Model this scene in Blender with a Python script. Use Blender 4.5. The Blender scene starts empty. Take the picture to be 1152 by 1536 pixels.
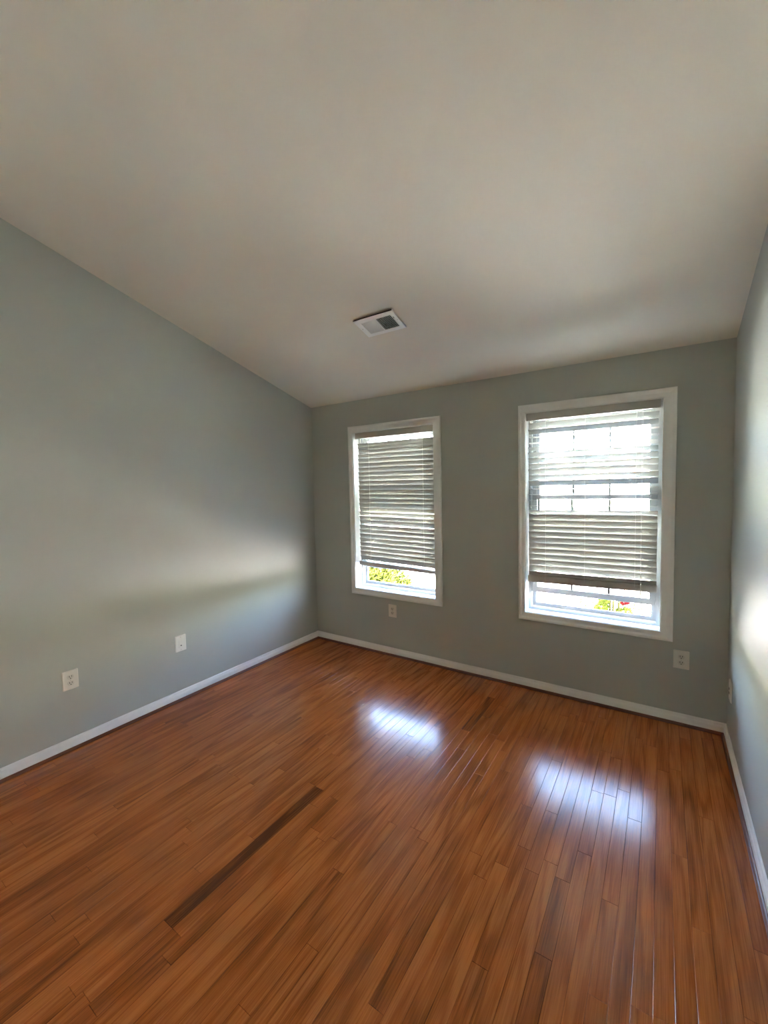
import bpy, bmesh, math, random
from mathutils import Vector, Matrix

S = bpy.context.scene
C = S.collection
R = math.radians
rng = random.Random(7)

# ------------------------------------------------------------------ camera
W = 3.4256            # room width
H = 2.44              # ceiling height at the window wall
SLOPE = 0.2839        # vaulted ceiling rise per metre away from the windows
DEPTH = 4.35          # room length
CAM = Vector((3.0689, -3.2885, 1.5989))
yaw, pitch, roll = 0.58592, 0.0591, -0.0219
fwd = Vector((-math.sin(yaw) * math.cos(pitch), math.cos(yaw) * math.cos(pitch), -math.sin(pitch)))
rt = Vector((math.cos(yaw), math.sin(yaw), 0))
up = rt.cross(fwd)
rt2 = math.cos(roll) * rt + math.sin(roll) * up
up2 = -math.sin(roll) * rt + math.cos(roll) * up
cd = bpy.data.cameras.new('camera')
cam = bpy.data.objects.new('camera', cd)
C.objects.link(cam)
cam.matrix_world = Matrix(((rt2.x, up2.x, -fwd.x, CAM.x), (rt2.y, up2.y, -fwd.y, CAM.y),
                           (rt2.z, up2.z, -fwd.z, CAM.z), (0, 0, 0, 1)))
cd.sensor_fit = 'VERTICAL'
cd.sensor_height = 36
cd.sensor_width = 27
cd.lens = 629.41 * 36 / 1536
cd.clip_start = 0.02
cd.clip_end = 300
S.camera = cam

# ------------------------------------------------------------------ light
SKY = 0.21
SUN = 4.7
EXPOSURE = 6.4
w = bpy.data.worlds.new('sky')
S.world = w
w.use_nodes = True
nt = w.node_tree
nt.nodes.clear()
sky = nt.nodes.new('ShaderNodeTexSky')
sky.sky_type = 'NISHITA'
sky.sun_disc = False
sky.sun_elevation = R(58)
sky.sun_rotation = R(200)
sky.air_density = 1.0
sky.dust_density = 2.5
bg = nt.nodes.new('ShaderNodeBackground')
bg.inputs['Strength'].default_value = SKY
wo = nt.nodes.new('ShaderNodeOutputWorld')
nt.links.new(sky.outputs[0], bg.inputs[0])
nt.links.new(bg.outputs[0], wo.inputs[0])

sl = bpy.data.lights.new('sun', 'SUN')
sl.energy = SUN
sl.angle = R(0.6)
sl.color = (1.0, 0.95, 0.86)
sun = bpy.data.objects.new('sun', sl)
C.objects.link(sun)
sun.location = (0, -8, 14)
sun.rotation_euler = Vector((0.22, 0.75, -1.0)).to_track_quat('-Z', 'Y').to_euler()

S.view_settings.view_transform = 'Standard'
S.view_settings.look = 'None'
S.view_settings.gamma = 1
S.view_settings.use_curve_mapping = False
S.view_settings.exposure = EXPOSURE
S.cycles.max_bounces = 14
S.cycles.diffuse_bounces = 10
S.cycles.glossy_bounces = 5
S.cycles.transmission_bounces = 8
S.cycles.transparent_max_bounces = 16
S.cycles.caustics_reflective = False
S.cycles.sample_clamp_indirect = 12
S.cycles.use_denoising = True
S.cycles.denoiser = 'OPENIMAGEDENOISE'

# ------------------------------------------------------------------ materials
def mat(name, color, rough=0.5, spec=0.5, bump=None, translucent=0.0, coat=0.0):
    m = bpy.data.materials.new(name)
    m.use_nodes = True
    n = m.node_tree.nodes
    L = m.node_tree.links
    p = n['Principled BSDF']
    p.inputs['Base Color'].default_value = (*color, 1)
    p.inputs['Roughness'].default_value = rough
    p.inputs['Specular IOR Level'].default_value = spec
    p.inputs['Coat Weight'].default_value = coat
    tc = n.new('ShaderNodeTexCoord')
    # faint tone variation so that no surface is perfectly flat
    nz = n.new('ShaderNodeTexNoise')
    nz.inputs['Scale'].default_value = 3.0
    nz.inputs['Detail'].default_value = 3
    L.new(tc.outputs['Object'], nz.inputs['Vector'])
    mx = n.new('ShaderNodeMix')
    mx.data_type = 'RGBA'
    mx.inputs[6].default_value = (*[c * 0.97 for c in color], 1)
    mx.inputs[7].default_value = (*[min(1, c * 1.03) for c in color], 1)
    L.new(nz.outputs[0], mx.inputs[0])
    L.new(mx.outputs[2], p.inputs['Base Color'])
    if bump:
        sc, st, dist = bump
        nb = n.new('ShaderNodeTexNoise')
        nb.inputs['Scale'].default_value = sc
        nb.inputs['Detail'].default_value = 2
        L.new(tc.outputs['Object'], nb.inputs['Vector'])
        b = n.new('ShaderNodeBump')
        b.inputs['Strength'].default_value = st
        b.inputs['Distance'].default_value = dist
        L.new(nb.outputs[0], b.inputs['Height'])
        L.new(b.outputs[0], p.inputs['Normal'])
    if translucent:
        t = n.new('ShaderNodeBsdfTranslucent')
        t.inputs[0].default_value = (*color, 1)
        ms = n.new('ShaderNodeMixShader')
        ms.inputs[0].default_value = translucent
        L.new(p.outputs[0], ms.inputs[1])
        L.new(t.outputs[0], ms.inputs[2])
        L.new(ms.outputs[0], n['Material Output'].inputs[0])
    return m

M = {}
M['wall'] = mat('wall_paint', (0.474, 0.494, 0.450), 0.58, 0.28, (260, 0.12, 0.0006))
M['ceiling'] = mat('ceiling_paint', (0.82, 0.775, 0.68), 0.8, 0.25, (220, 0.2, 0.0008))
M['trim'] = mat('white_trim', (0.87, 0.87, 0.84), 0.35)
M['vinyl'] = mat('white_vinyl', (0.40, 0.405, 0.40), 0.4)
M['slat'] = mat('blind_vinyl', (0.47, 0.465, 0.43), 0.45, 0.4, None, 0.035)
M['rail'] = mat('blind_rail', (0.50, 0.485, 0.43), 0.45)
M['cord'] = mat('cord', (0.75, 0.74, 0.70), 0.8)
M['plate'] = mat('cover_plate', (0.80, 0.76, 0.68), 0.35)
M['white_plate'] = mat('white_cover_plate', (0.84, 0.83, 0.76), 0.3)
M['receptacle'] = mat('receptacle', (0.70, 0.66, 0.58), 0.4)
M['black'] = mat('dark_void', (0.012, 0.011, 0.010), 0.6)
M['screw'] = mat('screw', (0.6, 0.58, 0.52), 0.35)
M['vent'] = mat('vent_metal', (0.93, 0.93, 0.90), 0.4)
M['shoe'] = mat('stained_shoe', (0.16, 0.045, 0.015), 0.35)
M['concrete'] = mat('concrete', (0.62, 0.60, 0.56), 0.85, 0.3, (40, 0.3, 0.004))
M['siding'] = mat('pale_siding', (0.75, 0.73, 0.68), 0.7)
M['roofing'] = mat('roof_shingle', (0.20, 0.18, 0.17), 0.9)
M['dark_glass'] = mat('house_window_glass', (0.08, 0.09, 0.10), 0.1)
M['soil'] = mat('mulch', (0.16, 0.09, 0.06), 0.95)
M['stem'] = mat('stem', (0.05, 0.045, 0.015), 0.9, 0.03)
M['leaf_yellow'] = mat('yellow_green_leaf', (0.024, 0.028, 0.004), 0.8, 0.03)
M['leaf_lime'] = mat('lime_leaf', (0.075, 0.085, 0.012), 0.8, 0.03)
M['leaf_green'] = mat('green_leaf', (0.010, 0.018, 0.004), 0.8, 0.03)
M['petal'] = mat('red_petal', (0.09, 0.008, 0.008), 0.8, 0.03)
M['petal_pink'] = mat('pink_petal', (0.06, 0.013, 0.016), 0.8, 0.05)

def grass_mat():
    m = mat('lawn', (0.26, 0.27, 0.16), 0.9)
    return m
M['grass'] = grass_mat()

def glass_mat():
    m = bpy.data.materials.new('window_glass')
    m.use_nodes = True
    n = m.node_tree.nodes
    L = m.node_tree.links
    n.remove(n['Principled BSDF'])
    t = n.new('ShaderNodeBsdfTransparent')
    t.inputs[0].default_value = (0.93, 0.96, 0.95, 1)
    g = n.new('ShaderNodeBsdfGlossy')
    g.inputs['Roughness'].default_value = 0.02
    lw = n.new('ShaderNodeFresnel')
    lw.inputs[0].default_value = 1.45
    ms = n.new('ShaderNodeMixShader')
    L.new(lw.outputs[0], ms.inputs[0])
    L.new(t.outputs[0], ms.inputs[1])
    L.new(g.outputs[0], ms.inputs[2])
    L.new(ms.outputs[0], n['Material Output'].inputs[0])
    return m
M['glass'] = glass_mat()

def floor_mat():
    m = bpy.data.materials.new('oak_floor')
    m.use_nodes = True
    n = m.node_tree.nodes
    L = m.node_tree.links
    p = n['Principled BSDF']
    def node(t, **k):
        q = n.new(t)
        for a, v in k.items():
            setattr(q, a, v)
        return q
    def math_(op, a, b=None):
        q = node('ShaderNodeMath', operation=op)
        for i, v in enumerate((a, b)):
            if v is None:
                continue
            if isinstance(v, (int, float)):
                q.inputs[i].default_value = v
            else:
                L.new(v, q.inputs[i])
        return q.outputs[0]
    tc = node('ShaderNodeTexCoord')
    at = node('ShaderNodeAttribute', attribute_name='tone')
    ao = node('ShaderNodeAttribute', attribute_name='offset')
    sep = node('ShaderNodeSeparateXYZ')
    L.new(tc.outputs['Object'], sep.inputs[0])
    offs = math_('MULTIPLY', ao.outputs['Fac'], 37.0)
    x = math_('ADD', sep.outputs[0], offs)
    y = math_('ADD', sep.outputs[1], math_('MULTIPLY', ao.outputs['Fac'], 91.0))
    def vec(sx, sy):
        q = node('ShaderNodeCombineXYZ')
        L.new(math_('MULTIPLY', x, sx), q.inputs[0])
        L.new(math_('MULTIPLY', y, sy), q.inputs[1])
        L.new(offs, q.inputs[2])
        return q.outputs[0]
    # broad figure: cathedral bands
    n1 = node('ShaderNodeTexNoise')
    n1.inputs['Scale'].default_value = 1
    n1.inputs['Detail'].default_value = 1.5
    n1.inputs['Roughness'].default_value = 0.4
    L.new(vec(9, 0.8), n1.inputs['Vector'])
    bands = math_('SINE', math_('MULTIPLY', n1.outputs[0], 40.0))
    bands = math_('MULTIPLY', math_('ADD', bands, 1.0), 0.5)
    bands = math_('POWER', bands, 2.2)
    # fine pores
    n2 = node('ShaderNodeTexNoise')
    n2.inputs['Scale'].default_value = 1
    n2.inputs['Detail'].default_value = 4
    n2.inputs['Roughness'].default_value = 0.65
    L.new(vec(240, 5), n2.inputs['Vector'])
    # soft blotches
    n3 = node('ShaderNodeTexNoise')
    n3.inputs['Scale'].default_value = 1
    n3.inputs['Detail'].default_value = 2
    L.new(vec(22, 2.2), n3.inputs['Vector'])
    f = math_('MULTIPLY', bands, 0.30)
    f = math_('ADD', f, math_('MULTIPLY', math_('SUBTRACT', n2.outputs[0], 0.5), 1.25))
    f = math_('ADD', f, math_('MULTIPLY', math_('SUBTRACT', n3.outputs[0], 0.5), 0.7))
    f = math_('ADD', f, at.outputs['Fac'])
    r = node('ShaderNodeValToRGB')
    e = r.color_ramp.elements
    e[0].position = 0.0
    e[0].color = (0.57, 0.172, 0.036, 1)
    e[1].position = 1.0
    e[1].color = (0.11, 0.027, 0.006, 1)
    k = r.color_ramp.elements.new(0.42)
    k.color = (0.39, 0.100, 0.019, 1)
    L.new(f, r.inputs[0])
    L.new(r.outputs[0], p.inputs['Base Color'])
    rr = node('ShaderNodeMapRange')
    rr.inputs[3].default_value = 0.15
    rr.inputs[4].default_value = 0.24
    L.new(n3.outputs[0], rr.inputs[0])
    L.new(rr.outputs[0], p.inputs['Roughness'])
    p.inputs['Specular IOR Level'].default_value = 0.42
    b = node('ShaderNodeBump')
    b.inputs['Strength'].default_value = 0.22
    b.inputs['Distance'].default_value = 0.0004
    hh = math_('ADD', math_('MULTIPLY', n2.outputs[0], 0.6), math_('MULTIPLY', bands, 0.8))
    L.new(hh, b.inputs['Height'])
    L.new(b.outputs[0], p.inputs['Normal'])
    return m
M['floor'] = floor_mat()

# ------------------------------------------------------------------ helpers
def link(name, bm, m, parent=None, smooth=False, loc=None):
    bmesh.ops.recalc_face_normals(bm, faces=bm.faces)
    me = bpy.data.meshes.new(name)
    bm.to_mesh(me)
    bm.free()
    me.materials.append(M[m] if isinstance(m, str) else m)
    if smooth:
        for f in me.polygons:
            f.use_smooth = True
    o = bpy.data.objects.new(name, me)
    C.objects.link(o)
    if parent:
        o.parent = parent
    if loc:
        o.location = loc
    return o

def empty(name, loc=(0, 0, 0), parent=None):
    o = bpy.data.objects.new(name, None)
    o.empty_display_size = 0.05
    C.objects.link(o)
    o.location = loc
    if parent:
        o.parent = parent
    return o

def tag(o, label=None, cat=None, group=None, kind=None):
    for k, v in (('label', label), ('category', cat), ('group', group), ('kind', kind)):
        if v:
            o[k] = v
    return o

def box(bm, x0, x1, y0, y1, z0, z1, bevel=0.0, mtx=None):
    vs = [bm.verts.new((x, y, z)) for x in (x0, x1) for y in (y0, y1) for z in (z0, z1)]
    fs = [(0, 1, 3, 2), (4, 6, 7, 5), (0, 4, 5, 1), (2, 3, 7, 6), (0, 2, 6, 4), (1, 5, 7, 3)]
    faces = [bm.faces.new([vs[i] for i in f]) for f in fs]
    if bevel:
        es = list({e for f in faces for e in f.edges})
        g = bmesh.ops.bevel(bm, geom=es, offset=bevel, segments=2, affect='EDGES', profile=0.5)
        vs = list({v for f in g['faces'] for v in f.verts} | {v for v in vs if v.is_valid})
    if mtx:
        bmesh.ops.transform(bm, matrix=mtx, verts=[v for v in vs if v.is_valid])

def rod(bm, a, b, r, n=8):
    a, b = Vector(a), Vector(b)
    d = (b - a).normalized()
    u = d.orthogonal().normalized()
    v = d.cross(u)
    ra, rb = [], []
    for i in range(n):
        t = 2 * math.pi * i / n
        o = (u * math.cos(t) + v * math.sin(t)) * r
        ra.append(bm.verts.new(a + o))
        rb.append(bm.verts.new(b + o))
    for i in range(n):
        j = (i + 1) % n
        bm.faces.new((ra[i], ra[j], rb[j], rb[i]))
    bm.faces.new(ra[::-1])
    bm.faces.new(rb)

def ring_frame(bm, x0, x1, z0, z1, prof, close=True):
    """mitred rectangular frame; prof = [(left, right, top, bottom offsets outward, y)]"""
    loops = []
    for (l, r, t, b, y) in prof:
        loops.append([bm.verts.new(c) for c in ((x0 - l, y, z0 - b), (x1 + r, y, z0 - b),
                                                (x1 + r, y, z1 + t), (x0 - l, y, z1 + t))])
    k = len(loops)
    for i in range(k if close else k - 1):
        A, B = loops[i], loops[(i + 1) % k]
        for j in range(4):
            q = (j + 1) % 4
            bm.faces.new((A[j], A[q], B[q], B[j]))

def uni(d, y):
    return (d, d, d, d, y)

# ------------------------------------------------------------------ room shell
WIN = [dict(x0=0.541, x1=1.4125, z0=0.608, z1=2.132), dict(x0=2.195, x1=3.0665, z0=0.608, z1=2.132)]
JT = 0.012            # jamb liner thickness
WT = 0.17             # wall thickness

bm = bmesh.new()
xs = [-0.15]
for q in WIN:
    xs += [q['x0'] - JT, q['x1'] + JT]
xs += [W + 0.15]
zs = [-0.2, WIN[0]['z0'] - JT, WIN[0]['z1'] + JT, H + 0.0]
for i in range(len(xs) - 1):
    for j in range(3):
        if j == 1 and i in (1, 3):
            continue
        box(bm, xs[i], xs[i + 1], 0, WT, zs[j], zs[j + 1])
bmesh.ops.remove_doubles(bm, verts=bm.verts, dist=1e-5)
seen = {}
for f in bm.faces:
    c = f.calc_center_median()
    seen.setdefault((round(c.x, 4), round(c.y, 4), round(c.z, 4)), []).append(f)
bmesh.ops.delete(bm, geom=[f for v in seen.values() if len(v) > 1 for f in v], context='FACES_ONLY')
tag(link('wall_back', bm, 'wall'), 'grey green painted end wall holding the two blinded windows', 'wall', kind='structure')

def side_wall(name, x0, x1, label):
    bm = bmesh.new()
    prof = [(0.0, -0.2), (0.0, H), (-DEPTH, H + SLOPE * DEPTH), (-DEPTH, -0.2)]
    a = [bm.verts.new((x0, y, z)) for y, z in prof]
    b = [bm.verts.new((x1, y, z)) for y, z in prof]
    bm.faces.new(a)
    bm.faces.new(b[::-1])
    for i in range(4):
        j = (i + 1) % 4
        bm.faces.new((a[i], b[i], b[j], a[j]))
    tag(link(name, bm, 'wall'), label, 'wall', kind='structure')
side_wall('wall_left', -0.15, 0.0, 'long grey green wall on the left with two cover plates')
side_wall('wall_right', W, W + 0.15, 'glossy grey green wall along the right edge of the photo')
bm = bmesh.new()
box(bm, -0.15, W + 0.15, -DEPTH - 0.15, -DEPTH, -0.2, H + SLOPE * DEPTH + 0.1)
tag(link('wall_rear', bm, 'wall'), 'grey green wall behind the camera', 'wall', kind='structure')

bm = bmesh.new()
prof = [(0.55, H - SLOPE * 0.55), (-DEPTH - 0.15, H + SLOPE * (DEPTH + 0.15)),
        (-DEPTH - 0.15, H + SLOPE * (DEPTH + 0.15) + 0.25), (0.55, H - SLOPE * 0.55 + 0.25)]
# the slope carries on past the wall as the eave
prof.insert(1, (0.0, H))
a = [bm.verts.new((-0.6, y, z)) for y, z in prof]
b = [bm.verts.new((W + 0.6, y, z)) for y, z in prof]
bm.faces.new(a)
bm.faces.new(b[::-1])
for i in range(len(prof)):
    j = (i + 1) % len(prof)
    bm.faces.new((a[i], b[i], b[j], a[j]))
tag(link('ceiling', bm, 'ceiling'), 'sloping cream ceiling rising from the window wall', 'ceiling', kind='structure')

# ------------------------------------------------------------------ floor of narrow oak strips
bm = bmesh.new()
lay_t = bm.faces.layers.float.new('tone')
lay_o = bm.faces.layers.float.new('offset')
PW = 0.0567
X0 = 1.5365 - 28 * PW
rows = int((W + 0.02 - X0) / PW) + 2
forced = {28: (-1.704, -2.53, 0.90), 36: (-0.30, -0.80, 0.55), 49: (-1.90, -2.75, 0.30), 29: (-2.53, -2.80, 0.18)}
def plank(x0, x1, y0, y1, tone):
    e = 0.0011
    d = 0.0007
    tilt = rng.gauss(0, 0.0010)
    tl = rng.gauss(0, 0.00012)
    z = lambda x, y: (x - (x0 + x1) / 2) * tilt + (y - (y0 + y1) / 2) * tl * 0.3
    P = []
    for ins, dz in ((0.00015, -0.012), (0.00015, -d), (e, 0)):
        P.append([bm.verts.new((x, y, z(x, y) + dz)) for x, y in
                  ((x0 + ins, y0 + ins), (x1 - ins, y0 + ins), (x1 - ins, y1 - ins), (x0 + ins, y1 - ins))])
    of = rng.random()
    fs = [bm.faces.new(P[2])]
    for k in range(2):
        for j in range(4):
            q = (j + 1) % 4
            fs.append(bm.faces.new((P[k][j], P[k][q], P[k + 1][q], P[k + 1][j])))
    for k, f in enumerate(fs):
        f[lay_t] = tone if k == 0 else tone + 0.32     # seams darker than the plank faces
        f[lay_o] = of
for r in range(rows):
    xa, xb = X0 + r * PW, X0 + (r + 1) * PW
    xa, xb = max(xa, -0.01), min(xb, W + 0.01)
    if xb - xa < 0.005:
        continue
    cuts = []
    y = 0.01
    lock = forced.get(r)
    y -= rng.uniform(0.1, 0.9)
    cuts = [0.01]
    while y > -DEPTH:
        cuts.append(y)
        y -= rng.choice((0.4, 0.6, 0.8, 1.0, 1.2, 1.5)) * rng.uniform(0.85, 1.15)
    cuts.append(-DEPTH - 0.01)
    if lock:
        cuts = [c for c in cuts if not (lock[1] - 0.12 < c < lock[0] + 0.12)] + [lock[0], lock[1]]
        cuts = sorted(set(cuts), reverse=True)
    for a, b in zip(cuts, cuts[1:]):
        t = 0.17 + rng.gauss(0, 0.055)
        if rng.random() < 0.06:
            t += 0.10
        if lock and abs(a - lock[0]) < 1e-6:
            t = 0.17 + lock[2] * 0.75
        plank(xa, xb, b, a, t)
lo = len(bm.verts)
box(bm, -0.02, W + 0.02, -DEPTH - 0.02, 0.02, -0.2, -0.011)
for f in bm.faces[-6:] if hasattr(bm.faces, 'ensure_lookup_table') and not bm.faces.ensure_lookup_table() else []:
    f[lay_t] = 1.0
fl = link('floor', bm, 'floor')
tag(fl, 'glossy reddish brown oak strip floor', 'floor', kind='structure')

# ------------------------------------------------------------------ baseboards and shoe moulding
def sweep(name, pts, prof, m, label, cat):
    """profile (distance from wall, z) swept along an inside wall polyline of (point, inward normal)"""
    bm = bmesh.new()
    rings = []
    for p, nrm in pts:
        rings.append([bm.verts.new((p[0] + nrm[0] * d, p[1] + nrm[1] * d, z)) for d, z in prof])
    for A, B in zip(rings, rings[1:]):
        for i in range(len(prof)):
            j = (i + 1) % len(prof)
            bm.faces.new((A[i], A[j], B[j], B[i]))
    bm.faces.new(rings[0])
    bm.faces.new(rings[-1][::-1])
    return tag(link(name, bm, m), label, cat, kind='structure')
bb = [(0, 0.0), (0.0135, 0.0), (0.0135, 0.046), (0.0120, 0.0485), (0.0120, 0.052), (0.0095, 0.056), (0.0080, 0.062),
      (0.0080, 0.066), (0.0060, 0.071), (0.0030, 0.0736), (0, 0.0736)]
shoe = [(0.0135, 0.0)] + [(0.0135 + 0.014 * math.cos(t), 0.017 * math.sin(t)) for t in [i * math.pi / 16 for i in range(9)]]
for nm, cat, prof, m, lb in (('baseboard', 'baseboard', bb, 'trim', 'white moulded baseboard along the {}'),
                             ('trim', 'trim', shoe, 'shoe', 'brown stained shoe moulding at the foot of the {}')):
    names = ('baseboard_left', 'baseboard_back', 'baseboard_right') if nm == 'baseboard' else ('trim_1', 'trim_2', 'trim_3')
    sweep(names[0], [((0, -DEPTH), (1, 0)), ((0, 0), (1, -1))], prof, m, lb.format('left wall'), cat)
    sweep(names[1], [((0, 0), (1, -1)), ((W, 0), (-1, -1))], prof, m, lb.format('window wall'), cat)
    sweep(names[2], [((W, 0), (-1, -1)), ((W, -DEPTH), (-1, 0))], prof, m, lb.format('right wall'), cat)

# ------------------------------------------------------------------ windows
def sash(name, root, x0, x1, z0, z1, y0, y1, stile, top, bot, grid):
    bm = bmesh.new()
    box(bm, x0, x0 + stile, y0, y1, z0, z1, 0.002)
    box(bm, x1 - stile, x1, y0, y1, z0, z1, 0.002)
    box(bm, x0 + stile, x1 - stile, y0, y1, z0, z0 + bot, 0.002)
    box(bm, x0 + stile, x1 - stile, y0, y1, z1 - top, z1, 0.002)
    s = link(name, bm, 'vinyl', root)
    ym = (y0 + y1) / 2
    bm = bmesh.new()
    box(bm, x0 + stile - 0.004, x1 - stile + 0.004, ym - 0.0015, ym + 0.0015, z0 + bot - 0.004, z1 - top + 0.004)
    link('glass_pane', bm, 'glass', s)
    bm = bmesh.new()
    gx0, gx1, gz0, gz1 = x0 + stile, x1 - stile, z0 + bot, z1 - top
    for k in (1, 2):
        x = gx0 + (gx1 - gx0) * k / 3
        box(bm, x - 0.008, x + 0.008, ym + 0.003, ym + 0.009, gz0, gz1)
    z = (gz0 + gz1) / 2
    box(bm, gx0, gx1, ym + 0.0035, ym + 0.0085, z - 0.008, z + 0.008)
    link('muntin_grille', bm, 'vinyl', s)
    return s

def window(n, q, lift, label):
    x0, x1, z0, z1 = q['x0'], q['x1'], q['z0'], q['z1']
    root = empty('window_%d' % n, ((x0 + x1) / 2, 0, z0))
    T = Matrix.Translation(-Vector(root.location))
    tag(root, label, 'window', kind='structure')
    made = []
    bm = bmesh.new()   # picture-frame casing, thicker at the outer edge
    ring_frame(bm, x0, x1, z0, z1, [
        (0.004, 0.004, 0.004, 0.004, 0.0), (0.004, 0.004, 0.004, 0.004, -0.010), (0.008, 0.008, 0.008, 0.008, -0.012),
        (0.026, 0.036, 0.032, 0.032, -0.0135), (0.036, 0.054, 0.045, 0.045, -0.018), (0.048, 0.072, 0.058, 0.058, -0.018),
        (0.0515, 0.0745, 0.0625, 0.0615, -0.0155), (0.0515, 0.0745, 0.0625, 0.0615, 0.0)])
    made.append(link('casing', bm, 'trim', root))
    bm = bmesh.new()   # jamb liner round the reveal, its front edge showing as a thin bead
    ring_frame(bm, x0, x1, z0, z1, [uni(0, -0.003), uni(0, 0.165), uni(JT, 0.165), uni(JT, 0.0), uni(0.0038, 0.0), uni(0.0038, -0.003)])
    made.append(link('jamb', bm, 'trim', root))
    bm = bmesh.new()   # vinyl frame with stepped tracks
    ring_frame(bm, x0, x1, z0, z1, [uni(0, 0.090), uni(-0.018, 0.090), uni(-0.018, 0.098), uni(-0.022, 0.098), uni(-0.022, 0.128),
                                    uni(-0.050, 0.128), uni(-0.050, 0.136), uni(-0.034, 0.136), uni(-0.034, 0.160), uni(0, 0.160)])
    made.append(link('frame', bm, 'vinyl', root))
    zb = z0 + 0.030
    made.append(sash('lower_sash', root, x0 + 0.023, x1 - 0.023, zb + lift, zb + lift + 0.765, 0.100, 0.126, 0.038, 0.032, 0.042, True))
    made.append(sash('upper_sash', root, x0 + 0.036, x1 - 0.036, 1.352, z1 - 0.036, 0.138, 0.158, 0.036, 0.040, 0.034, True))
    for o in made:
        o.data.transform(T)
        for c in o.children:
            c.data.transform(T)
    return root
window(1, WIN[0], 0.165, 'left hand white window, lower sash raised a little behind its blind')
window(2, WIN[1], 0.108, 'right hand white window, lower sash bar showing under the blind')

# ------------------------------------------------------------------ blinds
def blind(q, xl, xr, ztop, slats, rail_l, rail_r, ladders, cord_x, wand_x, label):
    """slats = [(z centre, tilt in degrees, room edge up)]"""
    zc0 = slats[0][0]
    root = empty('window_blind', ((xl + xr) / 2, 0.045, rail_l[0]))
    T = Matrix.Translation(-Vector(root.location))
    tag(root, label, 'blind', 'horizontal blinds in the two windows')
    out = []
    bm = bmesh.new()
    box(bm, xl - 0.006, xr + 0.004, 0.020, 0.068, ztop, ztop + 0.046, 0.001)
    out.append(link('headrail', bm, 'rail', root))
    bm = bmesh.new()
    box(bm, xl - 0.010, xr + 0.008, 0.010, 0.0165, ztop - 0.006, ztop + 0.050, 0.0015)
    out.append(link('valance', bm, 'rail', root))
    zbl, zbr = rail_l[0] + rail_l[1], rail_r[0] + rail_r[1]
    drop = (zbr - zbl)
    def zshift(x, z):     # the blind hangs a little crooked, more so towards its foot
        t = max(0.0, min(1.0, (zc0 - z) / (zc0 - (zbl + zbr) / 2)))
        return drop * t * ((x - xl) / (xr - xl) - 0.5)
    bm = bmesh.new()
    Wd, n = 0.050, 6
    for z, tilt in slats:
        j = rng.gauss(0, 0.35)
        jr = rng.gauss(0, 0.6)
        xo = rng.gauss(0, 0.0015)
        top, bot = [], []
        segs = 5
        for s in range(segs + 1):
            x = xl + xo + (xr - xl) * s / segs
            a = R(tilt + j + jr * (s / segs - 0.5))
            ra, rb = [], []
            for i in range(n + 1):
                u = i / n - 0.5                       # -0.5 window edge, +0.5 room edge
                c = 0.0022 * (1 - 4 * u * u)          # crown
                for lst, t in ((ra, 0.0012), (rb, -0.0012)):
                    yy = -u * Wd * math.cos(a) + (c + t) * math.sin(a)
                    zz = u * Wd * math.sin(a) + (c + t) * math.cos(a)
                    lst.append(bm.verts.new((x, 0.045 + yy, z + zshift(x, z) + zz)))
            top.append(ra)
            bot.append(rb)
        for s in range(segs):
            for i in range(n):
                bm.faces.new((top[s][i], top[s][i + 1], top[s + 1][i + 1], top[s + 1][i]))
                bm.faces.new((bot[s][i], bot[s + 1][i], bot[s + 1][i + 1], bot[s][i + 1]))
            bm.faces.new((top[s][0], top[s + 1][0], bot[s + 1][0], bot[s][0]))
            bm.faces.new((top[s][n], bot[s][n], bot[s + 1][n], top[s + 1][n]))
        for s in (0, segs):
            for i in range(n):
                bm.faces.new((top[s][i], bot[s][i], bot[s][i + 1], top[s][i + 1]))
    sl_ = link('slats', bm, 'slat', root)
    out.append(sl_)
    bm = bmesh.new()
    y0, y1 = 0.024, 0.066
    vs = [bm.verts.new(c) for c in ((xl - 0.004, y0, rail_l[0]), (xl - 0.004, y1, rail_l[0] + 0.006), (xl - 0.004, y1, zbl), (xl - 0.004, y0, zbl - 0.002),
                                    (xr + 0.004, y0, rail_r[0]), (xr + 0.004, y1, rail_r[0] + 0.006), (xr + 0.004, y1, zbr), (xr + 0.004, y0, zbr - 0.002))]
    for f in ((0, 1, 2, 3), (7, 6, 5, 4), (0, 4, 5, 1), (1, 5, 6, 2), (2, 6, 7, 3), (3, 7, 4, 0)):
        bm.faces.new([vs[i] for i in f])
    bmesh.ops.bevel(bm, geom=list(bm.edges), offset=0.003, segments=2, affect='EDGES')
    out.append(link('bottom_rail', bm, 'rail', root))
    for x in ladders:
        bm = bmesh.new()
        zb = rail_l[0] + (rail_r[0] - rail_l[0]) * (x - xl) / (xr - xl) + 0.03
        for yy in (0.0185, 0.0715):
            pts = [(x, yy, ztop - 0.002)]
            for z, tilt in slats:
                a = R(tilt)
                sgn = 1 if yy < 0.045 else -1
                pts.append((x, 0.045 - sgn * (0.0262 * math.cos(a) + 0.001), z + zshift(x, z) + sgn * 0.0255 * math.sin(a)))
            pts.append((x, yy, zb))
            for p, r_ in zip(pts, pts[1:]):
                rod(bm, p, r_, 0.0011, 5)
        out.append(link('ladder_cord', bm, 'cord', root))
    if cord_x:
        bm = bmesh.new()
        for dx in (-0.004, 0.004):
            rod(bm, (cord_x + dx, 0.0125, ztop), (cord_x + dx * 0.3, 0.013, rail_r[0] + 0.01), 0.0010, 6)
        rod(bm, (cord_x, 0.013, rail_r[0] - 0.022), (cord_x, 0.013, rail_r[0] + 0.012), 0.0045, 10)
        out.append(link('lift_cord', bm, 'cord', root))
    for o in out:
        o.data.transform(T)
    return root

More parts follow.
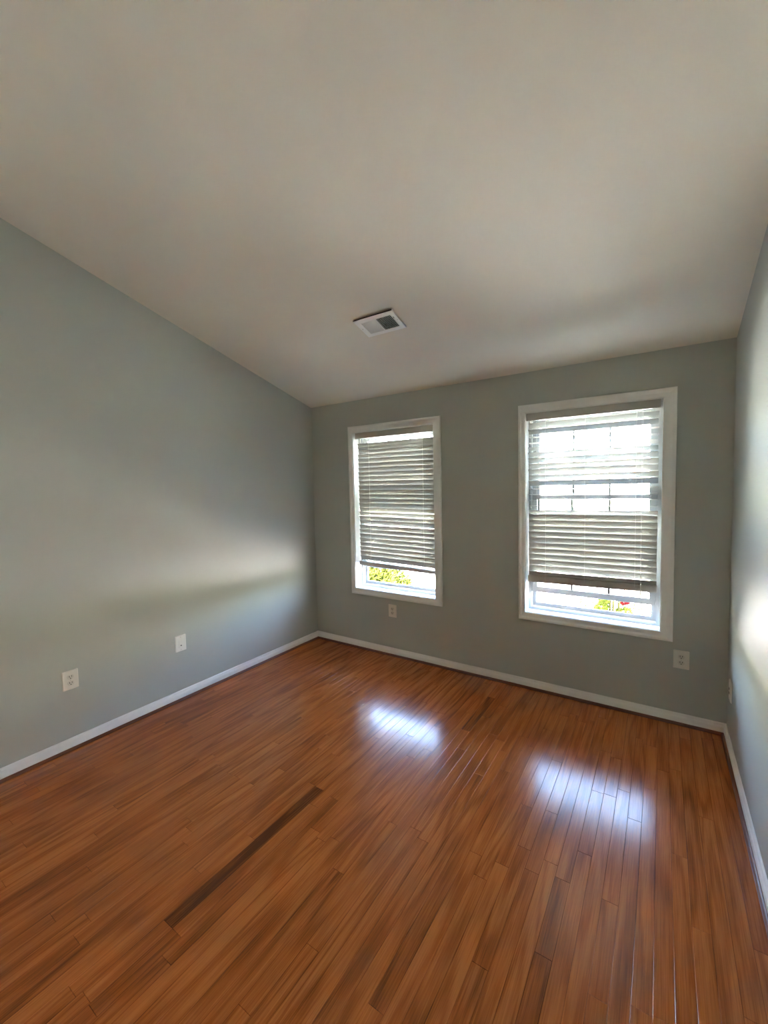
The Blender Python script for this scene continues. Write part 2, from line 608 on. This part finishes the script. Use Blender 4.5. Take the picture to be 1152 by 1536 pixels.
PITCH = 0.0436
tilt2 = [52, 40, 5, 8, 27, 39, 44, 47, 50, 52, 50, 8, 3, 3, 5, 36] + [72] * 10 + [56]
slats2 = [(2.040 - PITCH * i, t) for i, t in enumerate(tilt2)]
blind(WIN[1], 2.208, 3.046, 2.082, slats2, (0.838, 0.054), (0.850, 0.048), (2.334, 2.605, 2.920), 2.955, None,
      'white slatted blind in the right hand window, some slats open')
slats1 = [(2.006, 66), (1.974, 70), (1.940, 66)] + [(1.900 - PITCH * i, 74) for i in range(12)] + \
         [(1.900 - PITCH * 12, 64), (1.900 - PITCH * 13, 60), (1.900 - PITCH * 14, 66)] + [(1.900 - PITCH * i, 73) for i in range(15, 24)]
slats1[18] = (slats1[18][0] + 0.006, 70)
blind(WIN[0], 0.568, 1.395, 2.078, slats1, (0.834, 0.040), (0.814, 0.036), (0.700, 1.287), None, None,
      'white slatted blind in the left hand window, slats nearly shut')

# ------------------------------------------------------------------ cover plates
def plate_body(bm, w_, h_, t=0.0055):
    P = [(w_ / 2, h_ / 2, 0.0), (w_ / 2, h_ / 2, 0.0025), (w_ / 2 - 0.004, h_ / 2 - 0.004, t), ]
    loops = []
    for a, b, d in P:
        rr = 0.005
        pts = []
        for sx, sz, st in ((1, 1, 0), (-1, 1, 90), (-1, -1, 180), (1, -1, 270)):
            for k in range(4):
                t_ = R(st + k * 30)
                pts.append((sx * (a - rr) + rr * math.cos(t_), -d, sz * (b - rr) + rr * math.sin(t_)))
        loops.append([bm.verts.new(p) for p in pts])
    for A, B in zip(loops, loops[1:]):
        for i in range(len(A)):
            j = (i + 1) % len(A)
            bm.faces.new((A[i], A[j], B[j], B[i]))
    bm.faces.new(loops[-1])
    bm.faces.new(loops[0][::-1])

def disc(bm, cx, cz, r, y0, y1, n=20, flat=None):
    a, b = [], []
    for i in range(n):
        t = 2 * math.pi * i / n
        x, z = r * math.cos(t), r * math.sin(t)
        if flat:
            z = max(-flat, min(flat, z))
        a.append(bm.verts.new((cx + x, y0, cz + z)))
        b.append(bm.verts.new((cx + x, y1, cz + z)))
    for i in range(n):
        j = (i + 1) % n
        bm.faces.new((a[i], a[j], b[j], b[i]))
    bm.faces.new(b)
    bm.faces.new(a[::-1])

def duplex(loc, rotz, label):
    root = empty('wall_outlet', loc)
    root.rotation_euler = (0, 0, rotz)
    tag(root, label, 'outlet', 'duplex power outlets on the walls')
    bm = bmesh.new()
    plate_body(bm, 0.087, 0.121)
    link('cover_plate', bm, 'plate', root)
    for s in (1, -1):
        bm = bmesh.new()
        disc(bm, 0, s * 0.0195, 0.0175, -0.004, -0.0078, 24, 0.0142)
        rc = link('receptacle', bm, 'receptacle', root)
        bm = bmesh.new()
        box(bm, -0.0078, -0.0048, -0.0082, -0.006, s * 0.0195 - 0.0015, s * 0.0195 + 0.0085)
        box(bm, 0.0048, 0.0078, -0.0082, -0.006, s * 0.0195 - 0.0005, s * 0.0195 + 0.0080)
        disc(bm, 0, s * 0.0195 - 0.0078, 0.0030, -0.006, -0.0082, 12)
        link('socket_slots', bm, 'black', rc)
    bm = bmesh.new()
    disc(bm, 0, 0, 0.0032, -0.005, -0.0072, 12)
    link('screw', bm, 'screw', root)
    return root

duplex((3.188, 0, 0.4335), 0, 'beige outlet on the window wall below the right hand window, near the corner')
duplex((0.960, 0, 0.4300), 0, 'small beige outlet on the window wall directly under the left hand window')
duplex((0, -2.253, 0.4400), R(90), 'beige two socket outlet on the left wall, the plate nearer the camera')

root = empty('jack_plate', (0, -1.532, 0.437))
root.rotation_euler = (0, 0, R(90))
tag(root, 'white cable jack plate on the left wall, one small black hole in its insert', 'jack plate')
bm = bmesh.new()
plate_body(bm, 0.087, 0.124, 0.0065)
link('cover_plate', bm, 'white_plate', root)
bm = bmesh.new()
box(bm, -0.0165, 0.0165, -0.0090, -0.004, -0.033, 0.033, 0.0012)
ins = link('insert', bm, 'white_plate', root)
bm = bmesh.new()
disc(bm, 0, -0.016, 0.0048, -0.007, -0.0096, 16)
link('cable_hole', bm, 'black', ins)
for s in (1, -1):
    bm = bmesh.new()
    disc(bm, 0, s * 0.0485, 0.0032, -0.005, -0.0074, 12)
    link('screw', bm, 'screw', root)

root = empty('network_plate', (W, -0.155, 0.350))
root.rotation_euler = (0, 0, R(-90))
tag(root, 'white jack plate on the right wall with two black ports, seen edge on', 'jack plate')
bm = bmesh.new()
plate_body(bm, 0.082, 0.121, 0.0065)
link('cover_plate', bm, 'white_plate', root)
for s in (1, -1):
    bm = bmesh.new()
    box(bm, -0.012, 0.012, -0.0085, -0.004, s * 0.0125 - 0.0095, s * 0.0125 + 0.0095, 0.001)
    fr = link('port', bm, 'white_plate', root)
    bm = bmesh.new()
    box(bm, -0.0095, 0.0095, -0.0092, -0.005, s * 0.0125 - 0.0062, s * 0.0125 + 0.0062)
    link('port_opening', bm, 'black', fr)
bm = bmesh.new()
disc(bm, 0, -0.042, 0.0030, -0.005, -0.0074, 12)
link('screw', bm, 'screw', root)

# ------------------------------------------------------------------ ceiling vent
vc = Vector((1.480, -0.895, H + SLOPE * 0.895))
root = empty('ceiling_vent', vc)
root.rotation_euler = (-math.atan(SLOPE), 0, 0)
tag(root, 'white metal air register in the sloping ceiling, one half dark', 'vent')
VW, VL = 0.306, 0.188
bm = bmesh.new()
# stepped flange with two openings
xs = [-VW / 2, -0.113, -0.004, 0.008, 0.122, VW / 2]
ys = [-VL / 2, -0.058, 0.066, VL / 2]
for i in range(5):
    for j in range(3):
        if j == 1 and i in (1, 3):
            continue
        box(bm, xs[i], xs[i + 1], ys[j], ys[j + 1], -0.0125, -0.0110)
bmesh.ops.remove_doubles(bm, verts=bm.verts, dist=1e-5)
for y0, y1, x0, x1 in ((-VL / 2, VL / 2, -VW / 2, -VW / 2 + 0.0015), (-VL / 2, VL / 2, VW / 2 - 0.0015, VW / 2),
                       (VL / 2 - 0.0015, VL / 2, -VW / 2, VW / 2)):
    box(bm, x0, x1, y0, y1, -0.0125, -0.0005)
link('face_frame', bm, 'vent', root)
bm = bmesh.new()
box(bm, -VW / 2 + 0.004, VW / 2 - 0.004, -VL / 2 + 0.003, 0.068, -0.0062, -0.0005)  # near-black block paints the duct's darkness and the shadowed gap along the edge
link('duct_shade', bm, 'black', root)
for x0, x1, sgn in ((-0.113, -0.004, 1), (0.008, 0.122, -1)):
    bm = bmesh.new()
    k = 11
    for i in range(k):
        x = x0 + (x1 - x0) * (i + 0.5) / k
        mtx = Matrix.Translation((x, 0.004, -0.0098)) @ Matrix.Rotation(-sgn * R(38), 4, 'Y')
        box(bm, -0.0044, 0.0044, -0.0625, 0.0625, -0.0004, 0.0004, 0, mtx)
    link('louver_bank', bm, 'vent', root)
for x in (-0.138, 0.140):
    bm = bmesh.new()
    bmesh.ops.create_uvsphere(bm, u_segments=12, v_segments=6, radius=0.0038)
    bmesh.ops.scale(bm, vec=(1, 1, 0.5), verts=bm.verts)
    bmesh.ops.translate(bm, vec=(x, 0.0, -0.0126), verts=bm.verts)
    link('screw', bm, 'screw', root, True)
bm = bmesh.new()
box(bm, 0.128, 0.134, -0.040, -0.028, -0.020, -0.012, 0.001)
link('damper_lever', bm, 'screw', root)

# ------------------------------------------------------------------ unseen fill lamp, added behind the camera to brighten the near end
FILL_W = 0.11
root = empty('fill_lamp', (W, -3.95, 1.75))
tag(root, 'added fill lamp, a white drum unseen on the right wall behind the camera', 'lamp')
bm = bmesh.new()
loops = []
for r_, x_ in ((0.09, 0.0), (0.09, -0.02), (0.13, -0.022), (0.13, -0.09), (0.118, -0.09), (0.118, -0.06)):
    loops.append([bm.verts.new((x_, r_ * math.cos(t * math.pi / 16), r_ * math.sin(t * math.pi / 16))) for t in range(32)])
for A, B in zip(loops, loops[1:]):
    for i in range(32):
        j = (i + 1) % 32
        bm.faces.new((A[i], A[j], B[j], B[i]))
bm.faces.new(loops[0])
bm.faces.new(loops[-1])
link('fill_lamp_body', bm, 'trim', root)
ld = bpy.data.lights.new('fill_lamp_light', 'AREA')
ld.shape = 'DISK'
ld.size = 0.22
ld.energy = FILL_W
ld.color = (1.0, 0.97, 0.93)
lo_ = bpy.data.objects.new('fill_lamp_light', ld)
C.objects.link(lo_)
lo_.parent = root
lo_.location = (-0.095, 0, 0)
lo_.rotation_euler = (0, R(72), 0)
ld.spread = R(130)

# ------------------------------------------------------------------ outdoors
GZ = -0.60
bm = bmesh.new()
box(bm, -40, 40, WT + 0.02, 60, GZ - 0.3, GZ)
tag(link('ground', bm, 'grass'), 'lawn outside the windows', 'lawn', kind='structure')
bm = bmesh.new()
box(bm, -16.0, 18.0, 0.9, 17.0, GZ, GZ + 0.03, 0.01)
tag(link('driveway', bm, 'concrete'), 'sunlit pale concrete drive outside the windows', 'driveway', kind='structure')

house = empty('house', (1.5, 20.0, GZ))
tag(house, 'pale sunlit house across the drive, seen through the right hand blind', 'house')
bm = bmesh.new()
box(bm, -9, 9, 0, 6, 0, 5.2)
link('walls', bm, 'siding', house)
bm = bmesh.new()
vs = [bm.verts.new(c) for c in ((-9.5, -0.5, 5.1), (9.5, -0.5, 5.1), (9.5, 6.5, 5.1), (-9.5, 6.5, 5.1), (-9.5, 3, 7.2), (9.5, 3, 7.2))]
for f in ((0, 1, 5, 4), (2, 3, 4, 5), (0, 4, 3), (1, 2, 5), (3, 2, 1, 0)):
    bm.faces.new([vs[i] for i in f])
link('roof', bm, 'roofing', house)
for x in (-6, -2, 2, 6):
    for z in (0.9, 3.4):
        bm = bmesh.new()
        box(bm, x - 0.55, x + 0.55, -0.05, 0.02, z, z + 1.4)
        wf = link('window_unit', bm, 'trim', house)
        bm = bmesh.new()
        box(bm, x - 0.47, x + 0.47, -0.06, 0.0, z + 0.08, z + 1.32)
        link('pane', bm, 'dark_glass', wf)

def leaves(bm, cx, cy, cz, rx, ry, rz, n, s, seed):
    g = random.Random(seed)
    for _ in range(n):
        while True:
            p = Vector((g.uniform(-1, 1), g.uniform(-1, 1), g.uniform(-1, 1)))
            if 0.35 < p.length < 1:
                break
        p = Vector((cx + p.x * rx, cy + p.y * ry, cz + p.z * rz))
        d = Vector((g.gauss(0, 1), g.gauss(0, 1), g.gauss(0, 1))).normalized()
        u = d.orthogonal().normalized()
        v = d.cross(u)
        l = s * g.uniform(0.7, 1.3)
        q = [p - u * l, p + v * l * 0.45 + d * l * 0.1, p + u * l, p - v * l * 0.45 + d * l * 0.1]
        bm.faces.new([bm.verts.new(c) for c in q])

shrub = empty('shrub', (-0.90, 2.25, GZ))
tag(shrub, 'leafy green shrub outside, low in the left hand window', 'shrub')
bm = bmesh.new()
leaves(bm, 0, 0, 0.46, 0.80, 0.6, 0.54, 9000, 0.040, 3)
link('foliage', bm, 'leaf_yellow', shrub)
bm = bmesh.new()
for k in range(7):
    a = k * 0.9
    rod(bm, (0.05 * math.cos(a), 0.05 * math.sin(a), 0), (0.42 * math.cos(a), 0.36 * math.sin(a), 0.62), 0.012, 6)
link('stems', bm, 'stem', shrub)

bush = empty('flowering_bush', (2.62, 2.0, GZ))
tag(bush, 'yellow green bush with bare upright stems outside, low in the right hand window', 'bush')
bm = bmesh.new()
for k, (x, z, r_) in enumerate(((-0.11, 0.76, 0.085), (-0.09, 0.86, 0.06), (0.12, 0.73, 0.085), (0.08, 0.63, 0.07), (-0.02, 0.58, 0.10), (-0.1, 0.62, 0.08))):
    leaves(bm, x, 0, z, r_, r_, r_, 520, 0.018, 20 + k)
link('foliage', bm, 'leaf_lime', bush)
bm = bmesh.new()
g = random.Random(5)
for k in range(9):
    x = -0.07 + 0.0175 * k
    rod(bm, (x * 0.5, g.uniform(-0.05, 0.05), 0), (x * 1.1, g.uniform(-0.06, 0.06), 0.93), 0.008, 6)
link('stems', bm, 'stem', bush)
bm = bmesh.new()
leaves(bm, 0.125, 0.0, 0.865, 0.05, 0.05, 0.035, 200, 0.018, 44)
link('flowers', bm, 'petal', bush)

plant = empty('flowering_plant', (3.09, 2.0, GZ))
tag(plant, 'red flowering plant outside, at the lower right corner of the right hand window', 'plant')
bm = bmesh.new()
leaves(bm, 0, 0, 0.38, 0.16, 0.16, 0.22, 420, 0.02, 61)
link('foliage', bm, 'leaf_green', plant)
bm = bmesh.new()
leaves(bm, 0, 0, 0.62, 0.085, 0.085, 0.055, 260, 0.02, 62)
link('flowers', bm, 'petal', plant)
bm = bmesh.new()
rod(bm, (0, 0, 0), (0, 0, 0.6), 0.006, 6)
link('stem', bm, 'stem', plant)

bed = empty('flower_bed', (2.45, 4.2, GZ))
tag(bed, 'pink flowering bed farther out, just under the right hand blind', 'flower bed')
bm = bmesh.new()
box(bm, -0.6, 0.6, -0.2, 0.2, 0.02, 0.09, 0.02)
link('mulch', bm, 'soil', bed)
g = random.Random(8)
for k in range(10):
    x, y = -0.5 + 0.11 * k, g.uniform(-0.12, 0.12)
    h_ = g.uniform(0.40, 0.50)
    bm = bmesh.new()
    leaves(bm, x, y, h_ * 0.55, 0.05, 0.05, h_ * 0.4, 70, 0.022, 70 + k)
    cl = link('foliage', bm, 'leaf_green', bed)
    bm = bmesh.new()
    leaves(bm, x, y, h_, 0.045, 0.045, 0.035, 45, 0.018, 170 + k)
    link('flowers', bm, 'petal_pink', cl)
